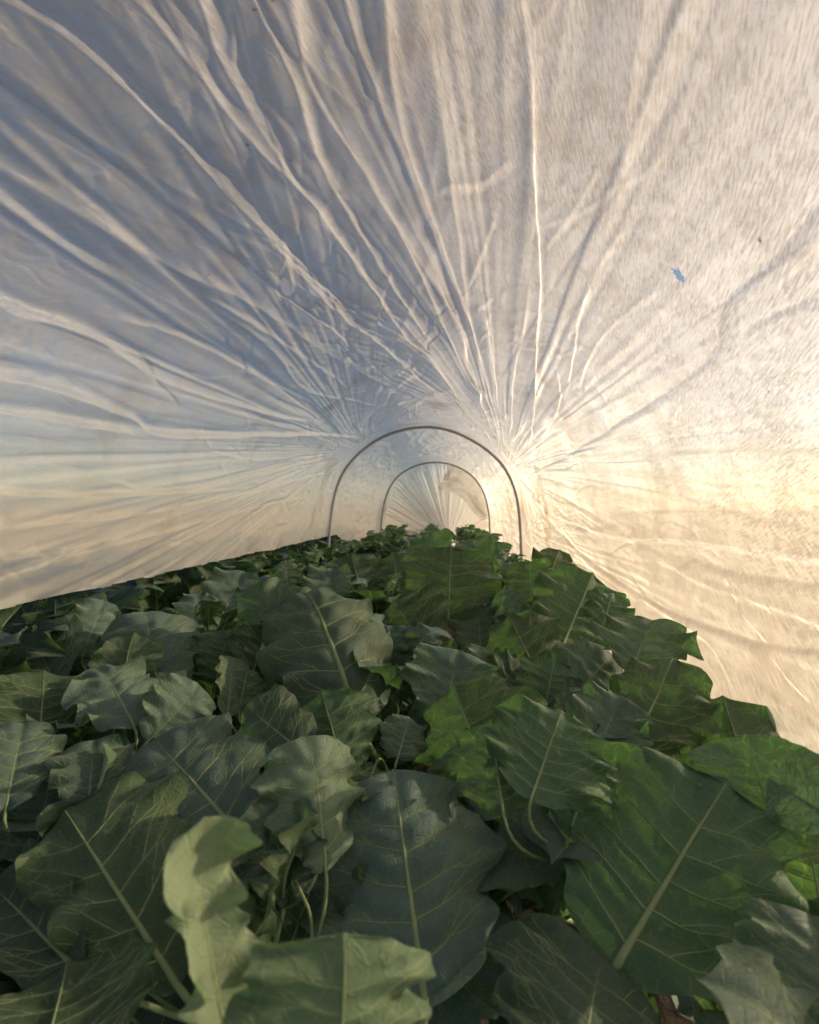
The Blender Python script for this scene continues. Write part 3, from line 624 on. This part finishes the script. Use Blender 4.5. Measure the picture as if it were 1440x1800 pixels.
# -------- the leaves one can pick out in the photograph: base pixel + depth, tip pixel + depth, width in pixels
# keys: f face shown (1 upper side, -1 underside), roll, bow, curl, cup, ruf, tone (paler, sunlight painted in), wl/wr half widths, tw twist
HERO = [
 dict(b=(745,1750,.42), t=(690,1343,.54), w=365, f=1, bow=.05, curl=.9, cup=-.5, ruf=.035, pk=.020, r=.0042),
 dict(b=(1085,1695,.41), t=(1285,1362,.49), w=400, f=-1, bow=.05, curl=-.5, tw=.25, wl=.75, wr=1.25, cup=.3, ruf=.03, sv=5, r=.0036),
 dict(b=(1490,1870,.33), t=(1418,1598,.40), w=220, f=1, ruf=.06, curl=.4),
 dict(b=(1010,1930,.32), t=(1060,1670,.42), w=350, f=1, ruf=.05, cup=-.4),
 dict(b=(590,1990,.20), t=(610,1640,.235), w=370, f=-1, roll=25, ruf=.085, cup=.5, tone=.3),
 dict(b=(395,1800,.235), t=(340,1435,.245), w=200, f=1, roll=42, ruf=.06, cup=1.0, curl=-.6, tw=.4, pk=.002, bow=-.03, tone=.85, vf=.1, waist=.55, sv=2, r=.0012),
 dict(b=(300,1715,.39), t=(105,1410,.47), w=290, f=-1, ruf=.04, wl=1.15, wr=.65, cup=.3),
 dict(b=(60,1930,.29), t=(120,1690,.36), w=340, f=-1, ruf=.05),
 dict(b=(130,1700,.38), t=(-30,1540,.44), w=150, f=1, ruf=.05),
 dict(b=(425,1470,.48), t=(265,1292,.58), w=250, f=1, bow=.06, curl=.5, ruf=.03, cup=-.4),
 dict(b=(540,1330,.57), t=(432,1240,.62), w=130, f=1, ruf=.05, cup=-.8, bow=.08),
 dict(b=(572,1520,.45), t=(540,1288,.51), w=190, f=1, roll=30, ruf=.08, curl=.8, cup=-.6, tone=.35),
 dict(b=(530,1570,.44), t=(440,1415,.46), w=190, f=1, roll=30, ruf=.13, cup=-.5, tone=.08),
 dict(b=(500,1690,.45), t=(560,1525,.49), w=130, f=-1, ruf=.04, cup=.5),
 dict(b=(625,1265,.70), t=(535,1028,.88), w=235, f=1, roll=12, bow=.12, curl=.7, ruf=.045, cup=-.7, pk=.022, r=.006, tone=.10),
 dict(b=(585,1115,.90), t=(415,1050,.86), w=110, f=1, ruf=.06, cup=-.6, bow=.1),
 dict(b=(605,1360,.59), t=(565,1212,.65), w=160, f=-1, ruf=.05, cup=.4),
 dict(b=(787,1090,1.05), t=(794,960,1.12), w=165, f=-1, ruf=.035, cup=.2),
 dict(b=(748,1145,.93), t=(688,1050,1.0), w=160, f=-1, ruf=.06, cup=.3),
 dict(b=(865,1385,.54), t=(795,1202,.62), w=240, f=-1, ruf=.06, cup=.4),
 dict(b=(780,1275,.70), t=(805,1140,.76), w=160, f=1, ruf=.05),
 dict(b=(885,1430,.48), t=(862,1262,.53), w=165, f=-1, ruf=.06, cup=.5),
 dict(b=(935,1400,.47), t=(990,1242,.53), w=215, f=-1, ruf=.075, cup=.3),
 dict(b=(958,1245,.74), t=(975,1158,.77), w=105, f=-1, ruf=.06),
 dict(b=(960,1215,.80), t=(893,1078,.88), w=140, f=-1, ruf=.06, cup=.3),
 dict(b=(985,1250,.74), t=(1082,1145,.80), w=130, f=1, ruf=.04, pk=.03, bow=.12, cup=-.6),
 dict(b=(985,1145,.92), t=(1045,1003,1.05), w=150, f=-1, ruf=.07, cup=.4),
 dict(b=(1108,1180,.74), t=(1150,1085,.82), w=145, f=1, ruf=.07),
 dict(b=(1100,1345,.60), t=(1188,1150,.70), w=155, f=-1, ruf=.06, cup=.3, wl=1.1, wr=.9),
 dict(b=(1040,1345,.59), t=(1090,1225,.65), w=120, f=1, ruf=.06),
 dict(b=(1345,1460,.55), t=(1270,1222,.66), w=260, f=-1, ruf=.05, cup=.3),
 dict(b=(1360,1450,.48), t=(1310,1290,.52), w=180, f=-1, ruf=.04),
 dict(b=(1470,1440,.42), t=(1345,1365,.47), w=100, f=1, ruf=.04),
 dict(b=(1345,1690,.47), t=(1300,1465,.54), w=230, f=-1, ruf=.05),
 dict(b=(1455,1650,.45), t=(1410,1425,.51), w=210, f=-1, ruf=.05),
 dict(b=(1005,1450,.49), t=(1048,1340,.52), w=110, f=-1, ruf=.04),
 dict(b=(70,1300,.58), t=(78,1175,.65), w=190, f=-1, ruf=.04, cup=.3),
 dict(b=(235,1275,.60), t=(170,1165,.67), w=135, f=1, roll=25, ruf=.06, cup=-.4, tone=.1),
 dict(b=(215,1230,.70), t=(237,1110,.74), w=110, f=-1, roll=-25, ruf=.05, tone=.18),
 dict(b=(280,1225,.74), t=(253,1068,.85), w=175, f=1, ruf=.04, bow=.08, curl=.5),
 dict(b=(262,1300,.60), t=(350,1200,.66), w=120, f=1, roll=20, ruf=.06, bow=.1, tone=.1),
 dict(b=(102,1132,.84), t=(96,1050,.88), w=90, f=-1, ruf=.05),
 dict(b=(145,1152,.80), t=(183,1052,.86), w=90, f=1, ruf=.07),
 dict(b=(95,1200,.73), t=(55,1112,.79), w=140, f=1, ruf=.05),
 dict(b=(60,1130,.84), t=(38,1062,.90), w=85, f=-1, ruf=.06),
 dict(b=(328,1120,.94), t=(352,1042,1.0), w=65, f=1, ruf=.05),
 dict(b=(386,1090,1.0), t=(432,1000,1.1), w=95, f=1, ruf=.05),
 dict(b=(400,1255,.69), t=(405,1150,.74), w=85, f=1, roll=40, ruf=.04, cup=.8, tone=.28),
 dict(b=(420,1250,.71), t=(435,1178,.74), w=85, f=-1, ruf=.04),
 dict(b=(440,1195,.80), t=(472,1100,.85), w=105, f=-1, ruf=.05),
 dict(b=(382,1190,.82), t=(402,1105,.86), w=115, f=-1, ruf=.05),
 dict(b=(505,1032,1.2), t=(505,984,1.22), w=36, f=1, roll=20, ruf=.04, tone=.3),
 dict(b=(10,1420,.48), t=(40,1270,.55), w=150, f=1, ruf=.05),
 dict(b=(60,1510,.49), t=(92,1350,.54), w=170, f=1, ruf=.04),
 dict(b=(690,1190,.84), t=(690,1098,.90), w=100, f=1, ruf=.05, pk=.025),
 dict(b=(930,1092,1.0), t=(868,1045,1.05), w=60, f=1, roll=-20, ruf=.06, bow=.1),
 dict(b=(660,1345,.58), t=(640,1400,.50), w=60, f=-1, ruf=.08),
 dict(b=(845,1155,1.0), t=(842,1068,1.08), w=95, f=1, ruf=.06),
 dict(b=(935,1065,1.22), t=(932,988,1.30), w=85, f=-1, ruf=.07),
 dict(b=(865,1015,1.38), t=(828,948,1.48), w=65, f=1, ruf=.07, bow=.1),
 dict(b=(640,1062,1.18), t=(618,972,1.28), w=112, f=-1, ruf=.06),
 dict(b=(706,1062,1.18), t=(690,968,1.30), w=98, f=-1, ruf=.06),
 dict(b=(958,1035,1.48), t=(986,962,1.60), w=75, f=-1, ruf=.07),
 dict(b=(868,1222,.77), t=(918,1160,.82), w=88, f=1, ruf=.06, pk=.025),
 dict(b=(830,1200,.80), t=(846,1132,.84), w=46, f=1, roll=30, ruf=.07, tone=.3),
 dict(b=(570,1075,1.05), t=(585,995,1.15), w=80, f=1, ruf=.07),
 dict(b=(770,1010,1.5), t=(752,935,1.62), w=85, f=-1, ruf=.07),
 dict(b=(1060,1100,.95), t=(1078,1040,1.0), w=70, f=-1, ruf=.09),
 dict(b=(470,1075,1.05), t=(455,1010,1.12), w=75, f=1, ruf=.07),
 dict(b=(510,1165,.82), t=(530,1085,.88), w=85, f=1, ruf=.07),
 dict(b=(1010,1290,.68), t=(985,1210,.74), w=95, f=1, ruf=.07),
 dict(b=(155,1420,.50), t=(165,1300,.56), w=120, f=1, ruf=.06),
 dict(b=(700,1330,.58), t=(720,1260,.62), w=80, f=1, ruf=.06),
 dict(b=(215,1690,.41), t=(140,1570,.45), w=120, f=1, ruf=.03, dry=1),
]
CAMN = np.array(CAM)
for hi_, hd in enumerate(HERO):
    P0, P1 = np.array(at(*hd['b'])), np.array(at(*hd['t']))
    ax = P1 - P0; Ln = np.linalg.norm(ax); ax /= Ln
    mid = (P0 + P1) / 2
    W_ = hd['w'] * mid[1] / FPX
    toc = CAMN - mid; n = toc - ax * (toc @ ax); n /= np.linalg.norm(n); n *= hd['f']
    ro = math.radians(hd.get('roll', 0)); s0 = np.cross(ax, n)
    n, s0 = n * math.cos(ro) + s0 * math.sin(ro), None
    s0 = np.cross(ax, n)
    Rh = random.Random(hi_ * 3 + 1); bow, curl, cup, tw = hd.get('bow', Rh.uniform(-.04, .10) * hd['f']), hd.get('curl', Rh.uniform(-.2, .9) * hd['f']), hd.get('cup', Rh.uniform(-.7, .5)), hd.get('tw', Rh.uniform(-.45, .45))
    def place(x, y, h, P0=P0, ax=ax, n=n, s0=s0, Ln=Ln, W_=W_, bow=bow, curl=curl, cup=cup, tw=tw):
        t = y / Ln
        k = cup / (0.5 * W_) + 1e-6
        c = P0 + np.outer(y, ax) + np.outer(bow * Ln * 4 * t * (1 - t) - curl * Ln * np.clip(t - 0.72, 0, 1) ** 2 * 1.6, n)
        an = tw * t
        S = np.cos(an)[:, None] * s0 + np.sin(an)[:, None] * n; Nn = np.cos(an)[:, None] * n - np.sin(an)[:, None] * s0
        return c + S * (np.sin(k * x) / k)[:, None] + Nn * (h + (1 - np.cos(k * x)) / k)[:, None]
    big = hd['w'] > 130
    sh = leaf_shape(100 + hi_ * 7, Ln, W_, 46 if big else 30, 36 if big else 24, hd.get('wl', 1), hd.get('wr', 1), hd.get('ruf', .04) * 1.6, hd.get('pk', .014), hd.get('sv', 5), waist=hd.get('waist', 0), fine=not hd.get('waist'), lobes=1.2, vfold=hd.get('vf', ((hi_ * 37) % 11 - 3) * 0.035))
    k = int(np.argmin(((XYP - P0[:2] - np.array((0, 0.10))) ** 2).sum(1))); pl = PLANTS[k]; base = np.array(pl.location)
    crown = base + np.array((0, 0, min(0.18, max(0.02, (P0 - ax * 0.15)[2] - base[2] - 0.06))))
    dd = P0 - crown; ln = np.linalg.norm(dd)
    path = bez(crown, crown + dd * .33 + np.array((0, 0, 0.02)), P0 - ax * min(0.06, 0.35 * ln), P0, 14)
    off = base
    me, mv = leaf_meshes(sh, lambda x, y, h: place(x, y, h) - off, path - off, hd.get('r', max(0.0016, min(0.0030, 0.015 * Ln))), M_DRY if hd.get('dry') else None)
    lo = obj('leaf', me, pl); lo['tone'] = float(hd.get('tone', 0.0)); obj('midrib', mv, lo)
    if hd.get('dry'): lo['label'] = 'orange dying leaf down in the shade'

# -------- ordinary leaves: a few shapes shared by all plants
VARS = []
for v in range(22):
    R = random.Random(500 + v)
    Ln = 0.20; W_ = Ln * R.uniform(0.72, 0.92); bow = R.uniform(0.0, 0.10); curl = R.uniform(-0.3, 1.4); cup = R.uniform(-0.9, 0.9); tw = R.uniform(-0.5, 0.5)
    pl_ = 0.11
    def place(x, y, h):
        t = y / Ln; k = cup / (0.5 * W_) + 1e-6; an = tw * t
        z = bow * Ln * 4 * t * (1 - t) - curl * Ln * np.clip(t - 0.45, 0, 1) ** 2 * 1.3
        return np.stack([np.cos(an) * np.sin(k * x) / k - np.sin(an) * (h + (1 - np.cos(k * x)) / k), y + pl_, z + np.cos(an) * (h + (1 - np.cos(k * x)) / k) + np.sin(an) * np.sin(k * x) / k], -1)
    sh = leaf_shape(900 + v * 5, Ln, W_, 24, 18, 1, 1, R.uniform(.09, .17), .018, 4, lobes=1.2, vfold=R.uniform(-.1, .35))
    u = np.linspace(0, 1, 6)
    VARS.append(leaf_meshes(sh, place, np.stack([0 * u, u * pl_, -0.015 * (1 - u) ** 2 + place(np.zeros(1), np.zeros(1), np.zeros(1))[0, 2] * u], -1), 0.0042))
for pi, o in enumerate(PLANTS):
    R = random.Random(3000 + pi); yk = o.location.y; xk = o.location.x
    nearp = yk < 1.12 and xk > -0.7
    nl = 20 if nearp else 24
    if yk > 3.4: nl = 14
    extra = (9 if yk > 0.55 else 4) if nearp else 0           # small young leaves at the top of the plant
    if xk < -0.7: nl = 22
    side = xk < -0.3 or xk > 0.1
    for k in range(nl + extra):
        young = k >= nl
        u = (k + 0.5) / nl if not young else R.uniform(0, 0.5)                                     # 0 inner, upright; 1 outer, spreading
        az = k * 2.39996 + R.uniform(-0.3, 0.3) + pi
        el = math.radians((62 - 50 * u if nearp else 78 - 52 * u) + R.uniform(-8, 8))
        z0 = (0.20 - 0.12 * u) if nearp else (0.30 - 0.14 * u)
        s = (R.uniform(0.80, 1.05) if nearp or xk < -0.7 else R.choice((R.uniform(0.32, 0.55), R.uniform(0.32, 0.55), R.uniform(0.5, 0.85)))) * (0.85 + 0.25 * math.sin(math.pi * min(1, u + 0.15)))
        if not nearp and s < 0.75: z0 += (0.75 - s) * 0.30; el = max(el, math.radians(40 + 30 * R.random()))
        top = (0.36 if nearp else (0.575 if abs(xk + 0.13) < 0.2 else 0.585 if xk < -0.7 else 0.54)) - 0.02
        s = min(s, max(0.5, (top - z0 + R.uniform(-.05, .045)) / (0.31 * math.sin(el))))
        if young:
            s = R.uniform(0.30, 0.52); el = math.radians(R.uniform(45, 82)); ztop = CAM.z - 0.05 - (R.uniform(0.17, 0.27) if yk > 0.7 else R.uniform(0.26, 0.36)); z0 = ztop - 0.31 * s * math.sin(el)
        reach = 0.31 * s * math.cos(el)                        # keep inside the cover
        x1 = xk + reach * math.cos(az)
        if xk > -0.7 and (x1 < -0.68 or x1 > 0.36): az = math.pi - az
        if nearp and not young:                               # low leaves only: the tall ones here are placed one by one above
            tipz, tipy = 0.05 + z0 + 0.31 * s * math.sin(el), yk + 0.31 * s * math.cos(el) * math.sin(az)
            if tipz > CAM.z - (0.20 if tipy > 0.75 else 0.29 if tipy > 0.5 else 0.42): continue
        me, mv = VARS[R.randrange(len(VARS))]
        lo = obj('leaf', me, o); lo['tone'] = 0.0 if R.random() > 0.06 else 0.12
        up = Vector((math.cos(az) * math.cos(el), math.sin(az) * math.cos(el), math.sin(el)))
        nn = Vector((-math.cos(az) * math.sin(el), -math.sin(az) * math.sin(el), math.cos(el)))     # upper side looks to the plant's middle and the sky
        xx = up.cross(nn)
        M = Matrix((xx, up, nn)).transposed().to_4x4() @ Matrix.Rotation(R.uniform(-0.5, 0.5), 4, 'Y')
        lo.matrix_local = Matrix.Translation((0.01 * math.cos(az), 0.01 * math.sin(az), z0)) @ M @ Matrix.Diagonal((s, s, s, 1))
        obj('midrib', mv, lo)
